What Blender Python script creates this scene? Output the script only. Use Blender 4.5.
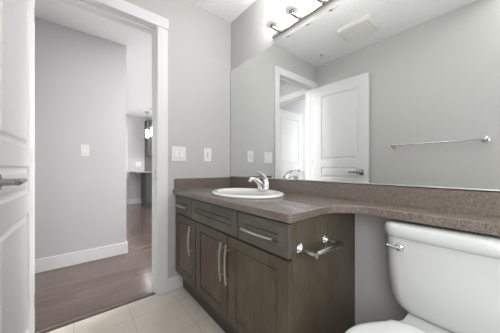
import bpy, bmesh, math
from mathutils import Vector, Matrix
import numpy as np

for o in list(bpy.data.objects): bpy.data.objects.remove(o)
C = bpy.context.scene.collection
PI = math.pi

# ------------------------------------------------------------------ camera
cam = bpy.data.cameras.new('camera'); co = bpy.data.objects.new('camera', cam); C.objects.link(co)
cam.sensor_fit = 'HORIZONTAL'; cam.sensor_width = 36
cam.lens = 216.09 / 500 * 36
cam.shift_y = 1.35 / 500
cam.clip_start = 0.02
co.location = (1.7818, -1.2118, 1.0027)
co.rotation_euler = (PI/2, 0, math.radians(90 - 39.2865))
bpy.context.scene.camera = co

# ------------------------------------------------------------------ world, exposure
w = bpy.data.worlds.new('world'); bpy.context.scene.world = w; w.use_nodes = True
w.node_tree.nodes['Background'].inputs[0].default_value = (0.9, 0.95, 1, 1)
w.node_tree.nodes['Background'].inputs[1].default_value = 1.0
vs = bpy.context.scene.view_settings
vs.view_transform = 'Standard'; vs.look = 'None'; vs.gamma = 1; vs.use_curve_mapping = False
vs.exposure = 0.27

def area(name, loc, size, power, color=(1, 1, 1), rot=(0, 0, 0), size_y=None):
    l = bpy.data.lights.new(name, 'AREA'); l.energy = power; l.color = color; l.size = size
    if size_y: l.shape = 'RECTANGLE'; l.size_y = size_y
    o = bpy.data.objects.new(name, l); C.objects.link(o); o.location = loc; o.rotation_euler = rot
    return o
# added fill lamp at the bathroom ceiling behind the camera, no fixture built
area('bathroom_fill_light', (2.02, -1.15, 2.42), 0.6, 4, (1, 0.995, 0.985))
# hall ceiling lamp, round the corner of the door frame
area('hall_ceiling_light', (-0.62, 0.55, 2.42), 0.5, 50, (1, 0.985, 0.99))
# added light brightening the living room from its unseen end
area('living_room_fill', (-2.6, 2.9, 1.5), 3.0, 210, (0.97, 0.98, 1), (PI/2, 0, 0), 1.8)
# added light that brightens the bedroom, no opening is built for it
area('bedroom_fill', (-0.2, -3.9, 1.5), 1.2, 90, (0.97, 0.98, 1), (-PI/2, 0, 0), 1.3)

# added fill from the unseen back wall, brightens the wall under the counter
area('back_wall_fill', (2.17, -1.462, 1.30), 0.66, 11, (0.985, 0.99, 1), (PI/2, 0, 0), 1.0)
# weaker added fill from the unseen end wall
area('end_wall_fill', (2.575, -0.78, 1.25), 0.9, 5, (0.985, 0.99, 1), (0, math.radians(90), 0), 0.8)
# ------------------------------------------------------------------ materials
def mat(name, color, rough=0.5, metal=0.0, spec=0.5, **kw):
    m = bpy.data.materials.new(name); m.use_nodes = True
    b = m.node_tree.nodes['Principled BSDF']
    b.inputs['Base Color'].default_value = (*color, 1)
    b.inputs['Roughness'].default_value = rough
    b.inputs['Metallic'].default_value = metal
    b.inputs['Specular IOR Level'].default_value = spec
    for k, v in kw.items(): b.inputs[k.replace('_', ' ')].default_value = v
    return m
def nodes(m): return m.node_tree.nodes, m.node_tree.links, m.node_tree.nodes['Principled BSDF']
def coords(m, scale=(1, 1, 1), loc=(0, 0, 0), rot=(0, 0, 0)):
    N, L, b = nodes(m)
    g = N.new('ShaderNodeNewGeometry'); mp = N.new('ShaderNodeMapping')
    mp.inputs['Scale'].default_value = scale; mp.inputs['Location'].default_value = loc
    mp.inputs['Rotation'].default_value = rot
    L.new(g.outputs['Position'], mp.inputs['Vector']); return mp.outputs[0]
def noise(m, vec, scale, detail=4, rough=0.5):
    N, L, b = nodes(m); n = N.new('ShaderNodeTexNoise')
    n.inputs['Scale'].default_value = scale; n.inputs['Detail'].default_value = detail
    n.inputs['Roughness'].default_value = rough
    L.new(vec, n.inputs['Vector']); return n.outputs['Fac']
def ramp(m, fac, stops):
    N, L, b = nodes(m); r = N.new('ShaderNodeValToRGB')
    e = r.color_ramp.elements
    while len(e) < len(stops): e.new(0.5)
    for i, (p, c) in enumerate(stops): e[i].position = p; e[i].color = (*c, 1)
    L.new(fac, r.inputs[0]); return r.outputs[0]
def bump(m, h, strength, dist=0.002):
    N, L, b = nodes(m); bn = N.new('ShaderNodeBump')
    bn.inputs['Strength'].default_value = strength; bn.inputs['Distance'].default_value = dist
    L.new(h, bn.inputs['Height']); L.new(bn.outputs[0], b.inputs['Normal'])
def basecol(m, c): N, L, b = nodes(m); L.new(c, b.inputs['Base Color'])

WALL = mat('wall_paint_grey', (0.535, 0.53, 0.518), 0.6, spec=0.3); bump(WALL, noise(WALL, coords(WALL), 260, 2), 0.12, 0.001)
HALLP = mat('hall_paint_grey', (0.57, 0.565, 0.57), 0.6, spec=0.3); bump(HALLP, noise(HALLP, coords(HALLP), 260, 2), 0.12, 0.001)
CEIL = mat('ceiling_stipple', (0.90, 0.90, 0.90), 0.85, spec=0.2); bump(CEIL, noise(CEIL, coords(CEIL), 48, 5, 0.7), 0.9, 0.012)
TRIM = mat('white_trim', (0.76, 0.76, 0.755), 0.38)
DOORM = mat('white_door_paint', (0.72, 0.72, 0.715), 0.4)
bump(DOORM, noise(DOORM, coords(DOORM, (60, 60, 4)), 6, 3), 0.06, 0.001)
CHROME = mat('chrome', (0.62, 0.62, 0.62), 0.14, 1.0)
NICKEL = mat('brushed_nickel', (0.60, 0.57, 0.53), 0.3, 1.0)
SATIN = mat('satin_chrome', (0.42, 0.41, 0.40), 0.24, 1.0)
PORC = mat('white_porcelain', (0.58, 0.59, 0.575), 0.12)
SEATP = mat('white_seat_plastic', (0.76, 0.77, 0.76), 0.25)
PLAST = mat('white_plastic', (0.80, 0.80, 0.78), 0.35)
DARK = mat('dark_slot', (0.03, 0.03, 0.03), 0.6)
MIRR = mat('mirror_glass', (0.84, 0.855, 0.842), 0.0, 1.0)
VENTP = mat('vent_plastic', (0.74, 0.735, 0.71), 0.5)

def wood_mat(name, c1, c2, grain_axis):
    m = mat(name, c1, 0.46, spec=0.28)
    sc = {'z': (16, 16, 1.8), 'x': (1.6, 16, 16)}[grain_axis]
    v = coords(m, sc); n = noise(m, v, 5, 6, 0.62)
    big = noise(m, coords(m, (1, 1, 0.6)), 7.0, 4, 0.6)
    N, L, b = nodes(m)
    mx = N.new('ShaderNodeMath'); mx.operation = 'MULTIPLY_ADD'; mx.inputs[1].default_value = 0.62
    L.new(big, mx.inputs[0])
    sc2 = N.new('ShaderNodeMath'); sc2.operation = 'MULTIPLY'; sc2.inputs[1].default_value = 0.38
    L.new(n, sc2.inputs[0]); L.new(sc2.outputs[0], mx.inputs[2])
    basecol(m, ramp(m, mx.outputs[0], [(0.36, c1), (0.64, c2)]))
    bump(m, n, 0.08, 0.001)
    return m
CAB = wood_mat('stained_maple_upright', (0.074, 0.061, 0.042), (0.136, 0.115, 0.082), 'z')
CABP = wood_mat('stained_maple_door_panel', (0.080, 0.062, 0.043), (0.150, 0.118, 0.085), 'z')
CABX = wood_mat('stained_maple_level', (0.080, 0.073, 0.061), (0.150, 0.138, 0.115), 'x')
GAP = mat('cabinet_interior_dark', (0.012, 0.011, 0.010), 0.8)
KITCH = mat('kitchen_cabinet_brown', (0.085, 0.080, 0.070), 0.5)
KITCHD = mat('kitchen_peninsula_panel', (0.06, 0.06, 0.062), 0.45)
KTOP = mat('kitchen_laminate', (0.26, 0.25, 0.245), 0.35)

LAM = mat('speckled_brown_laminate', (0.2, 0.16, 0.14), 0.2, spec=0.5)
v = coords(LAM); n1 = noise(LAM, v, 300, 2, 0.7); n2 = noise(LAM, v, 110, 3, 0.6)
N_, L_, B_ = nodes(LAM)
ad = N_.new('ShaderNodeMath'); ad.operation = 'MULTIPLY_ADD'; ad.inputs[1].default_value = 0.35
L_.new(n2, ad.inputs[0])
s_ = N_.new('ShaderNodeMath'); s_.operation = 'MULTIPLY'; s_.inputs[1].default_value = 0.65
L_.new(n1, s_.inputs[0]); L_.new(s_.outputs[0], ad.inputs[2])
basecol(LAM, ramp(LAM, ad.outputs[0], [(0.36, (0.088, 0.070, 0.058)), (0.5, (0.162, 0.131, 0.111)), (0.64, (0.28, 0.237, 0.207))]))

TILE = mat('beige_floor_tile', (0.4, 0.37, 0.33), 0.3, spec=0.45)
N_, L_, B_ = nodes(TILE)
br = N_.new('ShaderNodeTexBrick'); br.offset = 0; br.squash = 1
for k, val in dict(Scale=1.0).items(): br.inputs[k].default_value = val
br.inputs['Mortar Size'].default_value = 0.0022; br.inputs['Mortar Smooth'].default_value = 0.2
br.inputs['Brick Width'].default_value = 0.305; br.inputs['Row Height'].default_value = 0.305
br.inputs['Color1'].default_value = (0.64, 0.59, 0.515, 1); br.inputs['Color2'].default_value = (0.66, 0.61, 0.535, 1)
br.inputs['Mortar'].default_value = (0.50, 0.44, 0.37, 1)
L_.new(coords(TILE, loc=(0.130, 0.905 + 0.0, 0)), br.inputs['Vector'])
mixn = N_.new('ShaderNodeMixRGB'); mixn.blend_type = 'MULTIPLY'; mixn.inputs[0].default_value = 1
L_.new(br.outputs['Color'], mixn.inputs[1])
L_.new(ramp(TILE, noise(TILE, coords(TILE), 6, 5, 0.6), [(0.3, (0.92, 0.92, 0.92)), (0.7, (1.05, 1.04, 1.02))]), mixn.inputs[2])
basecol(TILE, mixn.outputs[0])

WOODF = mat('brown_plank_floor', (0.1, 0.08, 0.07), 0.17, spec=0.5)
N_, L_, B_ = nodes(WOODF)
vv = coords(WOODF, rot=(0, 0, PI/2))
br = N_.new('ShaderNodeTexBrick'); br.offset = 0.37
br.inputs['Scale'].default_value = 1.0
br.inputs['Mortar Size'].default_value = 0.0012
br.inputs['Brick Width'].default_value = 1.2; br.inputs['Row Height'].default_value = 0.09
br.inputs['Color1'].default_value = (0.096, 0.069, 0.059, 1); br.inputs['Color2'].default_value = (0.122, 0.091, 0.080, 1)
br.inputs['Mortar'].default_value = (0.06, 0.044, 0.038, 1)
L_.new(vv, br.inputs['Vector'])
gr = noise(WOODF, coords(WOODF, (34, 1.6, 1)), 3, 6, 0.65)
mixn = N_.new('ShaderNodeMixRGB'); mixn.blend_type = 'MULTIPLY'; mixn.inputs[0].default_value = 1
L_.new(br.outputs['Color'], mixn.inputs[1])
L_.new(ramp(WOODF, gr, [(0.3, (0.76, 0.75, 0.74)), (0.7, (1.25, 1.25, 1.25))]), mixn.inputs[2])
basecol(WOODF, mixn.outputs[0]); bump(WOODF, gr, 0.08, 0.001)

GLOW = mat('lit_opal_glass', (0.9, 0.9, 0.9), 0.2, **{'Emission_Color': (1, 0.99, 0.975, 1), 'Emission_Strength': 12.0})
GLOWP = mat('lit_pendant_glass', (0.9, 0.9, 0.9), 0.2, **{'Emission_Color': (1, 1, 1, 1), 'Emission_Strength': 14.0})
OPAL = mat('lit_opal_glass_base', (0.8, 0.81, 0.8), 0.15, **{'Emission_Color': (1, 1, 0.985, 1), 'Emission_Strength': 0.10})

# ------------------------------------------------------------------ helpers
class MB:
    def __init__(s): s.bm = bmesh.new()
    def _join(s, t, M=None):
        if M is not None: bmesh.ops.transform(t, matrix=M, verts=t.verts)
        me = bpy.data.meshes.new('t'); t.to_mesh(me); t.free(); s.bm.from_mesh(me); bpy.data.meshes.remove(me)
        return s
    def box(s, a, b, bev=0.0, seg=2, M=None):
        t = bmesh.new(); bmesh.ops.create_cube(t, size=1)
        a, b = Vector(a), Vector(b)
        for v in t.verts: v.co = Vector(((v.co[i]+.5)*(b[i]-a[i])+a[i] for i in range(3)))
        bmesh.ops.recalc_face_normals(t, faces=t.faces)
        if bev: bmesh.ops.bevel(t, geom=t.edges[:], offset=bev, segments=seg, affect='EDGES', profile=0.5)
        return s._join(t, M)
    def loft(s, rings, cap=True, closed=True, M=None):
        t = bmesh.new(); R = [[t.verts.new(p) for p in r] for r in rings]; n = len(R[0])
        for i in range(len(R)-1):
            for j in range(n if closed else n-1):
                k = (j+1) % n; t.faces.new((R[i][j], R[i][k], R[i+1][k], R[i+1][j]))
        if cap: t.faces.new(R[0][::-1]); t.faces.new(R[-1])
        bmesh.ops.recalc_face_normals(t, faces=t.faces)
        return s._join(t, M)
    def tube(s, pts, rad, n=16, squash=None, M=None):
        pts = [Vector(p) for p in pts]
        rad = [rad]*len(pts) if not hasattr(rad, '__len__') else rad
        T = [(pts[min(i+1, len(pts)-1)]-pts[max(i-1, 0)]).normalized() for i in range(len(pts))]
        up = Vector((0, 0, 1)) if abs(T[0].z) < .9 else Vector((1, 0, 0))
        rings = []; u = T[0].cross(up).normalized()
        for p, t_, r in zip(pts, T, rad):
            u = (u - t_*u.dot(t_)).normalized(); w_ = t_.cross(u)
            q = squash or (1, 1)
            rings.append([p + u*math.cos(a)*r*q[0] + w_*math.sin(a)*r*q[1] for a in (2*PI*k/n for k in range(n))])
        return s.loft(rings, M=M)
    def lathe(s, prof, origin, axis=(0, 0, 1), n=32, cap=True, M=None):   # prof: (radius, height)
        ax = Vector(axis).normalized(); u = ax.orthogonal().normalized(); w_ = ax.cross(u); o = Vector(origin)
        rings = [[o + ax*h + (u*math.cos(2*PI*k/n) + w_*math.sin(2*PI*k/n))*max(r, 1e-4) for k in range(n)] for r, h in prof]
        return s.loft(rings, cap=cap, M=M)
    def build(s, name, m, parent=None, smooth=None, local=False, m2=None):
        if parent and not local: bmesh.ops.translate(s.bm, verts=s.bm.verts, vec=-world_loc(parent))
        me = bpy.data.meshes.new(name); s.bm.to_mesh(me); s.bm.free()
        me.materials.append(m)
        if m2: me.materials.append(m2)
        me.polygons.foreach_set('use_smooth', [True]*len(me.polygons))
        me.set_sharp_from_angle(angle=math.radians(35 if smooth is None else smooth))
        o = bpy.data.objects.new(name, me); C.objects.link(o)
        if parent: o.parent = parent
        if smooth is None:
            md = o.modifiers.new('weighted', 'WEIGHTED_NORMAL'); md.keep_sharp = True; md.weight = 100
        return o
def world_loc(o):
    v = Vector((0, 0, 0))
    while o: v += o.location; o = o.parent
    return v
def tag(o, label=None, cat=None, group=None, kind=None):
    if label: o['label'] = label
    if cat: o['category'] = cat
    if group: o['group'] = group
    if kind: o['kind'] = kind
    return o
def empty(name, loc, label=None, cat=None, group=None, kind=None, rz=0):
    o = bpy.data.objects.new(name, None); C.objects.link(o); o.location = loc; o.rotation_euler = (0, 0, rz)
    o.empty_display_size = 0.05
    return tag(o, label, cat, group, kind)
def struct(name, mb, m, label=None, cat=None):
    o = mb.build(name, m); tag(o, label, cat, kind='structure'); return o
def copy_tree(o, parent=None):
    c = o.copy(); C.objects.link(c); c.parent = parent
    for ch in list(o.children): copy_tree(ch, c)
    return c

def panel_slab(u0, u1, v0, v1, th, panels, prof):
    """slab in local x (0..width), z (height); front face at y=0, back at y=-th. panels: (u0,u1,v0,v1); prof: (inset, depth)."""
    t = bmesh.new()
    us = sorted({u0, u1, *[p[0] for p in panels], *[p[1] for p in panels]})
    vs_ = sorted({v0, v1, *[p[2] for p in panels], *[p[3] for p in panels]})
    for side in (0, 1):
        Y = 0 if side == 0 else -th; sg = -1 if side == 0 else 1
        def f(q):
            vsx = [t.verts.new(p) for p in (q if side == 0 else q[::-1])]; t.faces.new(vsx)
        for i in range(len(us)-1):
            for j in range(len(vs_)-1):
                a, b, c, d = us[i], us[i+1], vs_[j], vs_[j+1]
                if any(p[0] <= a and b <= p[1] and p[2] <= c and d <= p[3] for p in panels): continue
                f([(a, Y, c), (a, Y, d), (b, Y, d), (b, Y, c)])
        for p in panels:
            prev = None
            for ins, dep in prof:
                y = Y + sg*dep
                r = [(p[0]+ins, y, p[2]+ins), (p[0]+ins, y, p[3]-ins), (p[1]-ins, y, p[3]-ins), (p[1]-ins, y, p[2]+ins)]
                if prev:
                    for k in range(4): f([prev[k], prev[(k+1) % 4], r[(k+1) % 4], r[k]])
                prev = r
            f(prev); t.faces.ensure_lookup_table(); t.faces[-1].material_index = 1
    for (a, b, c, d) in ((u0, u0, v0, v1), (u1, u1, v0, v1)):
        t.faces.new([t.verts.new(p) for p in ((a, 0, c), (a, 0, d), (a, -th, d), (a, -th, c))])
    for z in (v0, v1):
        t.faces.new([t.verts.new(p) for p in ((u0, 0, z), (u1, 0, z), (u1, -th, z), (u0, -th, z))])
    bmesh.ops.remove_doubles(t, verts=t.verts, dist=1e-6)
    bmesh.ops.recalc_face_normals(t, faces=t.faces)
    m = MB(); m._join(t); return m

def rrect(cx, cy, wx, wy, r, z, n=8, bow=0.0):
    """rounded rectangle ring; bow pushes the -y side outward"""
    pts = []
    for k, (sx, sy) in enumerate(((1, 1), (-1, 1), (-1, -1), (1, -1))):
        ccx, ccy = cx + sx*(wx/2-r), cy + sy*(wy/2-r)
        for i in range(n+1):
            a = PI/2*k + PI/2*i/n
            x, y = ccx + r*math.cos(a), ccy + r*math.sin(a)
            if y < cy: y -= bow*(1-((x-cx)/(wx/2))**2)*min(1, (cy-y)/(wy/2))
            pts.append((x, y, z))
        if k == 2:
            xs = [cx-(wx/2-r) + (wx-2*r)*q/8 for q in range(1, 8)]
            for x in xs: pts.append((x, cy-wy/2-bow*(1-((x-cx)/(wx/2))**2), z))
    return pts

# ------------------------------------------------------------------ room shell
W = -1.483; XR = 2.60; H = 2.44; JR, JL, JH = -0.706, -1.403, 2.112     # door opening
struct('floor', MB().box((-0.021, W, -0.05), (XR, 0, 0)), TILE)
struct('floor_hall', MB().box((-5.0, -4.1, -0.06), (-0.021, 3.1, -0.001)).box((-0.021, -4.1, -0.06), (1.0, W-0.1, -0.001)), WOODF)
struct('ceiling', MB().box((-5.0, -4.1, H), (XR+0.1, 3.1, H+0.1)), CEIL)
struct('wall_mirror', MB().box((0, 0, 0), (XR, 0.12, H)), WALL)
struct('wall_back', MB().box((0, W-0.077, 0), (XR, W, H)), WALL)
struct('wall_right', MB().box((XR, W-0.077, 0), (XR+0.1, 0.12, H)), WALL)
struct('wall_door', MB().box((-0.12, JR+0.018, 0), (0, 0.12, H)).box((-0.12, W-0.077, 0), (0, JL-0.018, H))
       .box((-0.12, JL-0.018, JH+0.018), (0, JR+0.018, H)), WALL)
struct('wall_living_near', MB().box((-0.12, 0.12, 0), (0, 3.0, H)), HALLP)
HX = -1.110; HY = -0.728
struct('wall_hall', MB().box((HX-0.1, -4.0, 0), (HX, HY, H)).box((-4.9, HY-0.1, 0), (HX-0.1, HY, H)), HALLP)
struct('wall_far', MB().box((-5.0, HY-0.1, 0), (-4.9, 3.0, H)), HALLP)
struct('wall_living_end', MB().box((-5.0, 3.0, 0), (0, 3.1, H)), HALLP)
struct('wall_bedroom', MB().box((HX, -1.66, 0), (-1.02, -1.56, H)).box((-0.22, -1.66, 0), (-0.12, -1.56, H))
       .box((-1.02, -1.66, 2.118), (-0.22, -1.56, H)), HALLP)
struct('wall_bedroom_side', MB().box((0.9, -4.0, 0), (1.0, W-0.177, H)).box((-0.12, -1.66, 0), (0.9, W-0.077, H)), HALLP)
struct('wall_bedroom_end', MB().box((HX-0.1, -4.1, 0), (1.0, -4.0, H)), HALLP)

# bathroom door frame: jambs and stops, then casings
jm = MB()
jm.box((-0.122, JR, 0), (0.001, JR+0.018, JH+0.018)).box((-0.122, JL-0.018, 0), (0.001, JL, JH+0.018)).box((-0.122, JL, JH), (0.001, JR, JH+0.018))
jm.box((-0.085, JR-0.011, 0), (-0.045, JR, JH), 0.002).box((-0.085, JL, 0), (-0.045, JL+0.008, JH), 0.002).box((-0.085, JL+0.008, JH-0.011), (-0.045, JR-0.011, JH), 0.002)
fr = struct('trim_1', jm, TRIM)
MB().box((-0.068+0.03, JR-0.0014, 0.90), (-0.002, JR+0.0005, 0.985), 0.0005).box((-0.026, JR-0.0022, 0.925), (-0.018, JR-0.001, 0.96)).build('strike_plate', NICKEL, fr)
def casing(name, x0, x1, yr, yl, top, hh=0.084, wl=0.080):
    m = MB()
    m.box((x0, yr+0.005, 0), (x1, yr+0.005+wl, top), 0.003)
    m.box((x0, yl-0.005-wl+0.002, 0), (x1, yl-0.030, top), 0.003)
    s = 1 if x1 > x0 else -1
    m.box((min(x0, x1), yl-0.005-wl+0.002, top), (max(x0, x1)+0.004, yr+0.005+wl+0.006, top+hh), 0.003)
    return struct(name, m, TRIM)
casing('trim_2', 0.0005, 0.0165, JR, JL, JH+0.003)
m = MB(); m.box((-0.137, JR+0.005, 0), (-0.1205, JR+0.085, JH+0.003), 0.003).box((-0.137, JL-0.085, 0), (-0.1205, JL-0.005, JH+0.003), 0.003)
m.box((-0.140, JL-0.085, JH+0.003), (-0.1205, JR+0.091, JH+0.087), 0.003); struct('trim_3', m, TRIM)
# threshold strip between planks and tile
struct('trim_4', MB().box((-0.036, JL, -0.001), (-0.020, JR, 0.004), 0.0015), mat('dark_threshold', (0.075, 0.058, 0.05), 0.35))
struct('trim_11', MB().box((-0.060, JL, -0.001), (-0.037, JR, 0.006), 0.003), mat('threshold_lip', (0.15, 0.118, 0.104), 0.3))
# bedroom door frame
m = MB(); m.box((-1.10, -1.56, 0), (-1.02, -1.543, 2.125), 0.003).box((-0.22, -1.56, 0), (-0.14, -1.543, 2.125), 0.003)
m.box((-1.108, -1.56, 2.125), (-0.137, -1.539, 2.212), 0.003)
m.box((-1.02, -1.662, 0), (-1.002, -1.558, 2.118)).box((-0.238, -1.662, 0), (-0.22, -1.558, 2.118)).box((-1.002, -1.662, 2.104), (-0.238, -1.558, 2.118))
m.box((-1.002, -1.625, 2.09), (-0.238, -1.59, 2.104), 0.002)
struct('trim_5', m, TRIM)
# baseboards
def bboard(name, a, b, h=0.105):
    return struct(name, MB().box((*a, 0), (*b, h), 0.003), TRIM)
bboard('baseboard_door_wall', (0.0005, JR+0.086), (0.0135, -0.492), 0.108)
bboard('baseboard_back', (0.02, W+0.0005), (XR, W+0.013), 0.108)
bboard('baseboard_right', (XR-0.013, W+0.013), (XR, 0), 0.108)
bboard('baseboard_mirror_wall', (1.225, -0.013), (XR-0.013, -0.0005), 0.108)
bboard('baseboard_hall', (HX+0.0005, -1.54), (HX+0.014, HY), 0.128)
bboard('baseboard_hall_end', (-4.88, HY+0.0005), (HX+0.014, HY+0.014), 0.128)
bboard('baseboard_far', (-4.8995, -0.07), (-4.886, 0.30), 0.15)
FROST = mat('frosted_glass', (0.85, 0.87, 0.88), 0.5)
wm = MB().box((1.83, W+0.0005, 0.76), (1.855, W+0.02, 1.84), 0.002).box((2.485, W+0.0005, 0.76), (2.51, W+0.02, 1.84), 0.002).box((1.83, W+0.0005, 1.81), (2.51, W+0.02, 1.84), 0.002).box((1.83, W+0.0005, 0.76), (2.51, W+0.02, 0.79), 0.002)
w1 = struct('added_window_1', wm, TRIM); MB().box((1.855, W+0.0005, 0.79), (2.485, W+0.008, 1.81)).build('pane', FROST, w1)  # invented frame and pane, out of view, added around the back wall fill
wm = MB().box((XR-0.02, -1.26, 0.82), (XR-0.0005, -1.23, 1.68), 0.002).box((XR-0.02, -0.33, 0.82), (XR-0.0005, -0.30, 1.68), 0.002).box((XR-0.02, -1.26, 1.66), (XR-0.0005, -0.30, 1.70), 0.002).box((XR-0.02, -1.26, 0.80), (XR-0.0005, -0.30, 0.84), 0.002)
w2 = struct('added_window_2', wm, TRIM); MB().box((XR-0.008, -1.23, 0.84), (XR-0.0005, -0.33, 1.66)).build('pane', FROST, w2)  # invented frame and pane, out of view, added behind the end wall fill
# casing of a further doorway on the far wall
m = MB(); m.box((-4.8995, -0.15, 0), (-4.88, -0.072, 2.12), 0.003).box((-4.8995, -0.72, 2.10), (-4.88, -0.15, 2.16), 0.003)
struct('trim_7', m, TRIM)

# ------------------------------------------------------------------ doors
MOULD = [(0, 0), (0.004, 0.004), (0.010, 0.009), (0.018, 0.010), (0.026, 0.008), (0.036, 0.003), (0.040, 0.002)]
def lever_handle(root, x, z, dirx, side=1):
    y0 = 0.0 if side == 1 else -0.035
    h = MB().lathe([(0.0, 0), (0.033, 0), (0.033, 0.006), (0.029, 0.010), (0.013, 0.012), (0.012, 0.048), (0.0, 0.048)], (x, y0, z), (0, side, 0), 28)
    pts = [(x - dirx*0.010, y0+side*0.050, z), (x, y0+side*0.052, z), (x+dirx*0.02, y0+side*0.053, z), (x+dirx*0.06, y0+side*0.054, z+0.001), (x+dirx*0.10, y0+side*0.052, z+0.001), (x+dirx*0.132, y0+side*0.048, z)]
    h.tube(pts, [0.008, 0.0125, 0.012, 0.0105, 0.010, 0.009], 14)
    return h.build('door_handle', SATIN, root, local=True)
d1 = empty('door_1', (0.004, -1.390, 0), kind='structure', rz=math.radians(-2.6))
DW = 0.718
panels = [(0.122, DW-0.112, 0.13, 0.765), (0.122, DW-0.112, 0.868, 1.012), (0.122, DW-0.112, 1.108, 1.965)]
panel_slab(0, DW, 0.012, 2.102, 0.035, panels, MOULD).build('door_panel', DOORM, d1, smooth=12, local=True, m2=DOORM)
lever_handle(d1, DW-0.072, 0.952, -1, 1); lever_handle(d1, DW-0.072, 0.952, -1, -1)
MB().box((DW-0.001, -0.030, 0.915), (DW+0.0015, -0.006, 0.99), 0.0005).box((DW, -0.023, 0.945), (DW+0.009, -0.013, 0.96), 0.002).build('latch_plate', NICKEL, d1, local=True)
for z in (0.22, 1.075, 1.90):
    MB().tube([(-0.007, -0.002, z-0.042), (-0.007, -0.002, z+0.042)], 0.005, 12).box((-0.006, -0.003, z-0.04), (0.0005, -0.001, z+0.04)).build('hinge', NICKEL, d1, local=True)
d2 = empty('door_2', (-1.035+0.035, -1.69, 0), kind='structure', rz=-PI/2)
BW = 0.775
pz = [(0.11, BW-0.11, 0.13, 0.765), (0.11, BW-0.11, 0.868, 1.012), (0.11, BW-0.11, 1.108, 1.965)]
ob = panel_slab(0, BW, 0.012, 2.10, 0.035, [(0.11, BW-0.11, 0.13, 0.95), (0.11, BW-0.11, 1.07, 1.965)], MOULD).build('door_panel', DOORM, d2, smooth=12, local=True, m2=DOORM)
lever_handle(d2, BW-0.062, 0.952, -1, 1)

# ------------------------------------------------------------------ mirror
mr = MB().box((0.005, -0.006, 0.918), (XR-0.002, -0.0005, 1.961)).build('wall_mirror_panel', MIRR)
mr.name = 'vanity_mirror'
MB().box((0.0012, -0.0055, 0.918), (0.005, -0.0005, 1.961)).build('mirror_edge', mat('mirror_edge_grey', (0.12, 0.12, 0.115), 0.5), mr)
tag(mr, 'wide frameless mirror covering the wall above the vanity backsplash', 'mirror')
MB().box((0.0015, -0.009, 0.9125), (XR-0.002, -0.0005, 0.9175)).box((0.0015, -0.009, 0.9125), (XR-0.002, -0.0075, 0.9225)).build('mirror_channel', mat('bright_channel', (0.8, 0.8, 0.79), 0.3, 0.6), mr)

# ------------------------------------------------------------------ vanity cabinet
van = empty('vanity_cabinet', (0.61, -0.27, 0), 'dark stained shaker bathroom vanity cabinet with three doors under the countertop', 'cabinet')
m = MB()
m.box((0.014, -0.538, 0.158), (1.204, -0.02, 0.175)).box((0.014, -0.538, 0.175), (0.03, -0.02, 0.785)).box((0.014, -0.03, 0.175), (1.204, -0.02, 0.785))
m.box((0.03, -0.536, 0.175), (1.204, -0.520, 0.785))
m.build('carcass', GAP, van)
MB().box((1.205, -0.5375, 0.0), (1.2225, -0.0015, 0.787), 0.001).build('side_panel', CAB, van)
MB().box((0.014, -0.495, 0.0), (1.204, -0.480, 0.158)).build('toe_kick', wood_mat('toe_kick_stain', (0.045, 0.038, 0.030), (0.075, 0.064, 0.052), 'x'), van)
SHK = [(0, 0), (0.001, 0.007), (0.010, 0.0155), (0.011, 0.016)]
def front(u0, u1, z0, z1, rail, stile, name, m_):
    mb = panel_slab(0, u1-u0, 0, z1-z0, 0.020, [(stile, u1-u0-stile, rail, z1-z0-rail)], SHK)
    # local front faces +y; turn to face -y
    M = Matrix.Translation((u1, -0.560, z0)) @ Matrix.Rotation(PI, 4, 'Z')
    bmesh.ops.transform(mb.bm, matrix=M, verts=mb.bm.verts)
    return mb.build(name, m_, van, smooth=10, m2=CABP if name == 'door' else m_)
def pull(parent, p0, p1, post, y=-0.560, out=0.030):
    p0, p1 = Vector(p0), Vector(p1); h = MB(); pts = []; n = 14
    for i in range(n+1):
        t = i/n; b = 1-(2*t-1)**2
        p = p0.lerp(p1, t); pts.append((p.x, y-0.022-(out-0.022)*b, p.z))
    h.tube(pts, 0.0072, 12, squash=(1.0, 0.8))
    for t in post:
        p = p0.lerp(p1, t); b = 1-(2*t-1)**2; yy = y-0.022-(out-0.022)*b
        h.tube([(p.x, y+0.006, p.z), (p.x, yy, p.z)], 0.0052, 10)
    h.build('pull_handle', NICKEL, parent)
dl = front(0.018, 0.322, 0.643, 0.779, 0.048, 0.060, 'drawer', CABX); pull(dl, (0.085, 0, 0.711), (0.285, 0, 0.711), (0.15, 0.85))
front(0.332, 0.878, 0.643, 0.779, 0.048, 0.050, 'false_drawer_front', CABX)
dr = front(0.889, 1.2225, 0.643, 0.779, 0.048, 0.058, 'drawer', CABX); pull(dr, (0.944, 0, 0.709), (1.156, 0, 0.709), (0.12, 0.88))
a = front(0.018, 0.388, 0.162, 0.6315, 0.050, 0.062, 'door', CAB); pull(a, (0.345, 0, 0.388), (0.345, 0, 0.592), (0.15, 0.85))
a = front(0.397, 0.787, 0.162, 0.6315, 0.050, 0.062, 'door', CAB); pull(a, (0.757, 0, 0.380), (0.757, 0, 0.592), (0.15, 0.85))
a = front(0.797, 1.2225, 0.162, 0.6315, 0.050, 0.062, 'door', CAB); pull(a, (0.811, 0, 0.380), (0.811, 0, 0.592), (0.15, 0.85))

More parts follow.
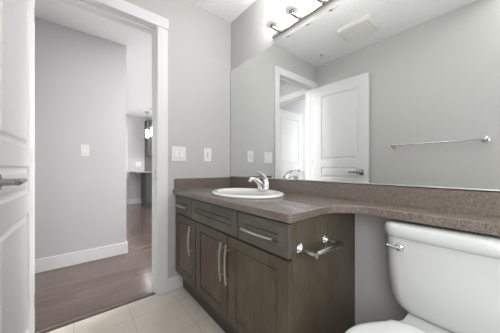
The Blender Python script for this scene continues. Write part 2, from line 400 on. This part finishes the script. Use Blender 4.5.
# ------------------------------------------------------------------ countertop
ZT, ZB = 0.8275, 0.789
def arc(cx, cy, r, a0, a1, n):
    return [(cx+r*math.cos(math.radians(a0+(a1-a0)*i/n)), cy+r*math.sin(math.radians(a0+(a1-a0)*i/n))) for i in range(n+1)]
FY = -0.580
out = [(0.001, FY)] + arc(1.246-0.016, FY+0.016, 0.016, -90, 0, 8)
out += [(1.240, -0.45), (1.236, -0.345)]
out += [(1.236+0.135*(1-math.cos(t)), -0.335+0.147*math.sin(t)) for t in (PI/2*i/12 for i in range(1, 13))]
out += [(1.60, -0.188), (XR-0.001, -0.188), (XR-0.001, -0.001), (0.001, -0.001)]
t = bmesh.new(); vsx = [t.verts.new((x, y, ZB)) for x, y in out]; f = t.faces.new(vsx)
r = bmesh.ops.extrude_face_region(t, geom=[f])
for g in r['geom']:
    if isinstance(g, bmesh.types.BMVert): g.co.z = ZT
bmesh.ops.recalc_face_normals(t, faces=t.faces)
ed = [e for e in t.edges if abs(e.verts[0].co.z-e.verts[1].co.z) < 1e-6 and max(e.verts[0].co.y, e.verts[1].co.y) < -0.02 or False]
ed = [e for e in ed if not (e.verts[0].co.x > XR-0.01 and e.verts[1].co.x > XR-0.01)]
bmesh.ops.bevel(t, geom=ed, offset=0.006, segments=3, affect='EDGES', profile=0.5)
mb = MB(); mb._join(t)
SX, SY, SA, SB = 0.632, -0.303, 0.280, 0.214
cut = MB().lathe([(1, -0.1), (1, 0.1)], (0, 0, 0), (0, 0, 1), 64)
bmesh.ops.scale(cut.bm, vec=(SA-0.03, SB-0.03, 1), verts=cut.bm.verts); bmesh.ops.translate(cut.bm, vec=(SX, SY, 0.8), verts=cut.bm.verts)
cutter = cut.build('cutter', LAM)
ct = mb.build('countertop', LAM)
md = ct.modifiers.new('b', 'BOOLEAN'); md.object = cutter; md.operation = 'DIFFERENCE'; md.solver = 'EXACT'
dg = bpy.context.evaluated_depsgraph_get(); me = bpy.data.meshes.new_from_object(ct.evaluated_get(dg))
ct.modifiers.clear(); ct.data = me; bpy.data.objects.remove(cutter)
me.set_sharp_from_angle(angle=math.radians(35))
tag(ct, 'brown speckled laminate countertop with curved ledge running over the toilet', 'countertop')
MB().box((0.020, -0.020, ZT-0.001), (XR-0.002, -0.001, 0.9125), 0.003).build('backsplash', LAM, ct)
MB().box((0.001, -0.566, ZT-0.001), (0.020, -0.001, 0.9125), 0.003).build('side_splash', LAM, ct)

# ------------------------------------------------------------------ sink
sk = empty('sink', (SX, SY, ZT), 'white oval drop-in sink set in the brown countertop', 'sink')
def ell(da, z, dy=0.0, n=64): return [(SX+(SA-da)*math.cos(2*PI*k/n), SY+dy+(SB-da*0.97)*math.sin(2*PI*k/n), z) for k in range(n)]
rings = [ell(0.006, ZT+0.0005), ell(0.0, ZT+0.004), ell(0.0, ZT+0.009), ell(0.005, ZT+0.015), ell(0.012, ZT+0.017), ell(0.030, ZT+0.0165, -.001),
         ell(0.040, ZT+0.014, -.004), ell(0.047, ZT+0.006, -.008), ell(0.056, ZT-0.02, -.011), ell(0.075, ZT-0.07, -.012), ell(0.105, ZT-0.115, -.012), ell(0.150, ZT-0.135, -.012), ell(0.195, ZT-0.14, -.012)]
MB().loft(rings).build('basin', mat('white_sink_china', (0.80, 0.81, 0.79), 0.12), sk, smooth=60)
MB().lathe([(0.0, 0), (0.022, 0), (0.022, 0.003), (0.012, 0.004), (0.0, 0.002)], (SX, SY-0.012, ZT-0.1395), n=24).build('drain', CHROME, sk)

# ------------------------------------------------------------------ faucet
FX, FYY = 0.618, -0.105; FZ = ZT+0.017
fc = empty('faucet', (FX, FYY, FZ), 'chrome single lever faucet on the back rim of the oval sink', 'faucet')
def oval(cx, cy, rx, ry, z, n=28): return [(cx+rx*math.cos(2*PI*k/n), cy+ry*math.sin(2*PI*k/n), z) for k in range(n)]
MB().loft([oval(FX, FYY-.02, .038, .062, FZ-.002), oval(FX, FYY-.02, .038, .062, FZ+.004), oval(FX, FYY-.008, .033, .044, FZ+.010), oval(FX, FYY, .030, .031, FZ+.022),
           oval(FX, FYY-.003, .025, .026, FZ+.045), oval(FX, FYY-.008, .021, .022, FZ+.064), oval(FX, FYY-.012, .018, .019, FZ+.078), oval(FX, FYY-.014, .009, .010, FZ+.086)]).build('body', CHROME, fc, smooth=60)
MB().tube([(FX, FYY-.050, FZ+.002), (FX, FYY-.055, FZ+.030), (FX, FYY-.070, FZ+.054), (FX, FYY-.095, FZ+.072), (FX, FYY-.122, FZ+.081), (FX, FYY-.146, FZ+.078), (FX, FYY-.154, FZ+.064)],
          [.025, .023, .0205, .018, .0155, .0145, .0135], 18, squash=(1.0, .95)).build('spout', CHROME, fc, smooth=60)
MB().tube([(FX, FYY-.008, FZ+.072), (FX, FYY-.026, FZ+.096), (FX, FYY-.052, FZ+.116), (FX, FYY-.074, FZ+.126), (FX, FYY-.092, FZ+.131)],
          [.018, .015, .0115, .009, .007], 16, squash=(1.3, .75)).build('lever', CHROME, fc, smooth=60)

# ------------------------------------------------------------------ toilet
TX = 1.631
to = empty('toilet', (TX, -0.35, 0), 'white two-piece toilet with closed lid beneath the counter ledge', 'toilet')
tc = -0.119
rings = []
for z, wx, wy, r_ in [(0.430, .23, .10, .04), (0.433, .285, .140, .05), (0.445, .325, .160, .055), (0.465, .348, .170, .055), (0.495, .362, .176, .05), (0.60, .374, .182, .045), (0.729, .382, .186, .040)]:
    rings.append(rrect(TX, tc, wx, wy, r_, z, 8, 0.008))
MB().loft(rings).build('tank', PORC, to, smooth=60)
rings = [rrect(TX, tc, wx, wy, r_, z, 8, 0.010) for z, wx, wy, r_ in [(0.728, .384, .190, .045), (0.732, .398, .204, .05), (0.750, .402, .208, .052), (0.765, .400, .206, .052), (0.774, .388, .194, .048), (0.778, .366, .172, .04)]]
MB().loft(rings).build('tank_lid', PORC, to, smooth=60)
LX = 1.497
m = MB().lathe([(0.0, -0.002), (0.014, -0.002), (0.0145, 0.004), (0.011, 0.009), (0.0, 0.010)], (LX, -0.217, 0.690), (0, -1, 0), 24)
m.tube([(LX, -0.226, 0.690), (LX-0.014, -0.231, 0.690), (LX-0.030, -0.232, 0.691), (LX-0.042, -0.230, 0.693)], [.007, .006, .0065, .005], 12, squash=(1, .8))
m.build('flush_lever', CHROME, to, smooth=60)
def bowl_ring(z, yb, yf, wmax, wb, n=20):
    """egg outline: back at yb (half width wb), widest in the middle, round front at yf"""
    L = yb-yf; pts = []
    prof = []
    for i in range(n+1):
        s_ = i/n
        if s_ < 0.10:
            hw = wb*(0.55+0.45*math.sqrt(max(0, 1-(1-s_/0.10)**2)))
        elif s_ < 0.42:
            q = (s_-0.10)/0.32; hw = wb+(wmax-wb)*math.sin(q*PI/2)
        else:
            q = (s_-0.42)/0.58; hw = wmax*math.sqrt(max(0, 1-q**2.3))
        prof.append((hw, yb-L*s_))
    right = [(TX+max(h, 0.0005), y, z) for h, y in prof]; left = [(TX-max(h, 0.0005), y, z) for h, y in reversed(prof)]
    return right+left
MB().loft([bowl_ring(z, yb, yf, wm, wb) for z, yb, yf, wm, wb in [(0.0, -.10, -.56, .115, .10), (0.05, -.11, -.55, .10, .09), (0.20, -.10, -.60, .125, .10), (0.32, -.10, -.70, .165, .12), (0.395, -.20, -.735, .178, .12), (0.426, -.20, -.745, .182, .12)]]).build('bowl', PORC, to, smooth=60)
MB().loft([rrect(TX, -0.17, .235, .28, .04, z, 8) for z in (0.30, 0.422)] + [rrect(TX, -0.17, .225, .27, .035, 0.431, 8)]).build('tank_deck', PORC, to, smooth=50)
MB().loft([bowl_ring(z, -.315+d, -.775-d, .198+d, .135+d) for z, d in [(0.426, -.004), (0.430, 0), (0.443, 0), (0.446, -.004)]]).build('seat', SEATP, to, smooth=60)
MB().loft([bowl_ring(z, -.315+d, -.778-d, .201+d, .137+d) for z, d in [(0.448, -.005), (0.452, 0), (0.462, 0), (0.468, -.005), (0.472, -.02), (0.475, -.06)]]).build('seat_lid', SEATP, to, smooth=60)

# ------------------------------------------------------------------ toilet paper holder on the vanity side
tp = empty('toilet_paper_holder', (1.2235, -0.395, 0.668), 'empty chrome toilet paper holder on the vanity side panel', 'toilet paper holder')
def rosette(mb, x, y, z, ax): mb.lathe([(0, 0), (0.024, 0), (0.0245, 0.004), (0.020, 0.008), (0.015, 0.010), (0.011, 0.014), (0.0085, 0.02), (0.0085, 0.025)], (x, y, z), ax, 28)
for yy in (-0.490, -0.302):
    m = MB(); rosette(m, 1.223, yy, 0.668, (1, 0, 0))
    m.tube([(1.240, yy, 0.668), (1.262, yy, 0.668), (1.306, yy, 0.667)], [0.010, 0.0120, 0.0128], 16)
    m.build('post', CHROME, tp, smooth=50)
MB().tube([(1.296, -0.484, 0.667), (1.296, -0.308, 0.667)], 0.0122, 18).build('roller', CHROME, tp, smooth=50)

# ------------------------------------------------------------------ light switches and outlet
def plate(name, y0, y1, z0, z1, x, label, cat, kind):
    c = (y0+y1)/2; zc = (z0+z1)/2
    e = empty(name, (x, c, zc), label, cat)
    MB().box((x+0.0003, y0, z0), (x+0.006, y1, z1), 0.002).build('cover_plate', PLAST, e)
    if kind == 'outlet':
        MB().box((x+0.005, c-0.0165, zc-0.033), (x+0.008, c+0.0165, zc+0.033), 0.001).build('socket_face', PLAST, e)
        m = MB()
        for dz in (-0.019, 0.019):
            m.box((x+0.0075, c-0.008, zc+dz-0.001), (x+0.0083, c-0.005, zc+dz+0.008)).box((x+0.0075, c+0.005, zc+dz-0.001), (x+0.0083, c+0.008, zc+dz+0.008)).lathe([(0, 0), (0.0028, 0), (0.0028, 0.0008), (0, .0008)], (x+0.0075, c, zc+dz-0.007), (1, 0, 0), 10)
        m.box((x+0.0075, c-0.006, zc-0.003), (x+0.0088, c+0.006, zc+0.003))
        m.build('slots', DARK, e)
    else:
        for k in range(kind):
            cy = c + (k-(kind-1)/2)*0.046
            MB().box((x+0.005, cy-0.0185, zc-0.035), (x+0.0066, cy+0.0185, zc+0.035)).build('switch_frame', mat('switch_shadow_gap', (0.5, 0.5, 0.49), 0.5), e)
            t_ = MB(); t_.loft([[(x+0.006, cy-0.0165, zc-0.033), (x+0.006, cy+0.0165, zc-0.033), (x+0.006, cy+0.0165, zc+0.033), (x+0.006, cy-0.0165, zc+0.033)],
                                [(x+0.0125, cy-0.0165, zc-0.032), (x+0.0125, cy+0.0165, zc-0.032), (x+0.0075, cy+0.0165, zc+0.033), (x+0.0075, cy-0.0165, zc+0.033)]])
            t_.build('rocker', PLAST, e)
    return e
plate('light_switch', -0.586, -0.466, 1.059, 1.180, 0.0, 'white double rocker light switch on the wall beside the door casing', 'light switch', 2)
plate('wall_outlet', -0.297, -0.222, 1.062, 1.182, 0.0, 'white wall outlet between the double switch and the mirror', 'outlet', 'outlet')
plate('light_switch', -1.150, -1.078, 1.130, 1.250, HX, 'white single light switch on the hallway wall', 'light switch', 1)
plate('light_switch', 0.13, 0.27, 1.04, 1.17, -4.9, 'small white switch plate on the far kitchen wall above the counter', 'light switch', 2)

# ------------------------------------------------------------------ vanity light fixture
vl = empty('vanity_light', (0.935, -0.001, 2.04), 'chrome bar light with lit white glass shades above the mirror', 'vanity light')
MB().box((0.590, -0.018, 2.012), (1.29, -0.001, 2.036), 0.003).build('rail', NICKEL, vl)
for i, x in enumerate((0.668, 0.849, 1.030, 1.211)):
    s_y = -0.088; zb = 2.039
    arm = MB(); arm.tube([(x+.012, -0.016, 2.020), (x+.010, -0.040, 2.017), (x+.006, -0.068, 2.017), (x+.001, s_y, 2.026), (x, s_y, 2.043)], [.0095, .010, .0105, .011, .011], 14)
    arm.lathe([(0.0, 0), (0.014, 0), (0.017, 0.004), (0.014, 0.010), (0.0, 0.010)], (x+.012, -0.017, 2.022), (0, -1, 0), 20)
    arm = arm.build('arm', SATIN, vl, smooth=50)
    MB().lathe([(0.0, 0), (0.017, 0), (0.019, 0.004), (0.019, 0.010), (0.0, 0.010)], (x, s_y, zb-0.006), n=24).build('socket_cup', SATIN, vl, smooth=50)
    MB().lathe([(0.015, 0.006), (0.022, 0.001), (0.034, 0.000), (0.045, 0.005), (0.0505, 0.016), (0.0485, 0.018), (0.040, 0.008), (0.030, 0.004), (0.013, 0.007)], (x, s_y, zb), n=36, cap=False).build('shade_base', OPAL, vl, smooth=60)
    MB().lathe([(0.0505, 0.0165), (0.054, 0.04), (0.057, 0.195), (0.054, 0.195), (0.051, 0.04), (0.0485, 0.0185)], (x, s_y, zb), n=36, cap=False).build('glass_shade', GLOW, vl, smooth=60)

# ------------------------------------------------------------------ towel bar on the back wall
tb = empty('towel_bar', (1.30, W, 1.24), 'chrome towel bar on the grey wall, seen in the mirror', 'towel bar')
for x in (0.966, 1.629):
    m = MB().lathe([(0, 0.0005), (0.026, 0.0005), (0.0265, 0.005), (0.021, 0.009), (0.012, 0.016), (0.010, 0.05)], (x, W, 1.24), (0, 1, 0), 28)
    m.lathe([(0, -0.014), (0.012, -0.013), (0.0145, -0.006), (0.0145, 0.006), (0.012, 0.013), (0, 0.014)], (x, W+0.062, 1.24), (1, 0, 0), 20)
    m.build('post', CHROME, tb, smooth=50)
MB().tube([(0.970, W+0.062, 1.24), (1.625, W+0.062, 1.24)], 0.008, 16).build('bar', CHROME, tb)

# ------------------------------------------------------------------ exhaust fan grille and sprinkler on the ceiling
ef = empty('exhaust_fan_cover', (0.755, -1.09, H), 'off-white square exhaust fan cover on the bathroom ceiling', 'exhaust fan')
rings = [rrect(0.755, -1.08, w_, w_*0.88, r_, z, 6, 0.018) for w_, r_, z in [(0.340, .035, H-0.0005), (0.340, .035, H-0.008), (0.300, .03, H-0.022), (0.270, .024, H-0.024), (0.262, .02, H-0.022), (0.256, .018, H-0.0205)]]
MB().loft(rings).build('frame', VENTP, ef, smooth=25)
m = MB()
for k in range(13):
    x = 0.755-0.108+k*0.018; m.box((x-0.0065, -1.185, H-0.0225), (x+0.0065, -0.975, H-0.0185), 0.001)
m.box((0.743, -1.10, H-0.025), (0.767, -1.076, H-0.0195), 0.003)
m.build('grille', VENTP, ef)
sp = empty('sprinkler_head', (0.246, -1.219, H), 'small chrome sprinkler head on the ceiling above the door corner', 'sprinkler')
MB().lathe([(0, -0.0005), (0.036, -0.0005), (0.036, -0.004), (0.024, -0.009), (0.016, -0.010), (0.0, -0.010)], (0.246, -1.219, H), n=28).build('escutcheon', PLAST, sp)
MB().lathe([(0.0, -0.009), (0.008, -0.009), (0.007, -0.024), (0.0, -0.024)], (0.246, -1.219, H), n=16).lathe([(0.0, -0.026), (0.013, -0.026), (0.013, -0.029), (0.0, -0.029)], (0.246, -1.219, H), n=20).tube([(0.246, -1.219, H-.023), (0.246, -1.219, H-.027)], .003, 8).build('head', CHROME, sp)

sd = empty('smoke_detector', (-0.95, -2.05, H), 'round smoke detector on the bedroom ceiling beyond the hall door', 'smoke detector')
MB().lathe([(0, -0.0005), (0.055, -0.0005), (0.055, -0.015), (0.045, -0.03), (0.0, -0.032)], (-0.95, -2.05, H), n=28).build('housing', PLAST, sd)

# ------------------------------------------------------------------ kitchen glimpsed beyond the hall
kp = empty('kitchen_peninsula', (-4.5, 0.7, 0), 'dark kitchen peninsula with grey countertop seen through the doorway', 'kitchen counter')
MB().box((-4.88, 0.0, 0.872), (-4.15, 1.6, 0.905), 0.004).build('countertop', KTOP, kp)
MB().box((-4.85, 0.26, 0.09), (-4.26, 1.6, 0.872), 0.002).box((-4.85, 0.27, 0), (-4.32, 1.6, 0.09)).build('base_cabinet', KITCHD, kp)
ku = empty('kitchen_wall_cabinet', (-4.75, 0.9, 1.33), 'brown upper kitchen cabinet on the far wall behind the pendants', 'cabinet')
MB().box((-4.898, 0.365, 1.33), (-4.58, 1.5, 2.33), 0.002).build('carcass', KITCH, ku)
for y in (0.368, 0.748, 1.128):
    mb = panel_slab(0, 0.372, 0, 0.99, 0.018, [(0.06, 0.312, 0.06, 0.93)], SHK)
    bmesh.ops.transform(mb.bm, matrix=Matrix.Translation((-4.562, y+0.372, 1.335)) @ Matrix.Rotation(-PI/2, 4, 'Z'), verts=mb.bm.verts)
    mb.build('door', KITCH, ku, smooth=10, m2=KITCH)
kb = MB().box((-4.8995, 0.365, 0.905), (-4.89, 1.6, 1.33)).build('kitchen_backsplash', mat('backsplash_tile_grey', (0.14, 0.135, 0.125), 0.4))
tag(kb, 'grey-brown tile backsplash below the upper kitchen cabinet', 'backsplash')
def pendant(x, y, label):
    p = empty('pendant_light', (x, y, H), label, 'pendant light', 'pendant lights over the kitchen counter')
    MB().lathe([(0, -0.0005), (0.06, -0.0005), (0.06, -0.012), (0.02, -0.025), (0, -0.025)], (x, y, H), n=24).build('canopy', NICKEL, p)
    MB().tube([(x, y, H-0.02), (x, y, 2.0)], 0.005, 8).build('stem', NICKEL, p)
    MB().lathe([(0, 0.26), (0.02, 0.25), (0.028, 0.215), (0.028, 0.20), (0, 0.20)], (x, y, 1.78), n=20).build('socket_cap', NICKEL, p)
    MB().lathe([(0, 0), (0.034, 0.0), (0.04, 0.01), (0.038, 0.18), (0.03, 0.205), (0, 0.205)], (x, y, 1.78), n=24).build('glass_shade', GLOWP, p, smooth=60)
pendant(-4.20, 0.262, 'lit white glass pendant light nearer the hall corner, fully visible in the doorway')
pendant(-3.80, 0.275, 'lit white glass pendant light partly hidden behind the bathroom door jamb')
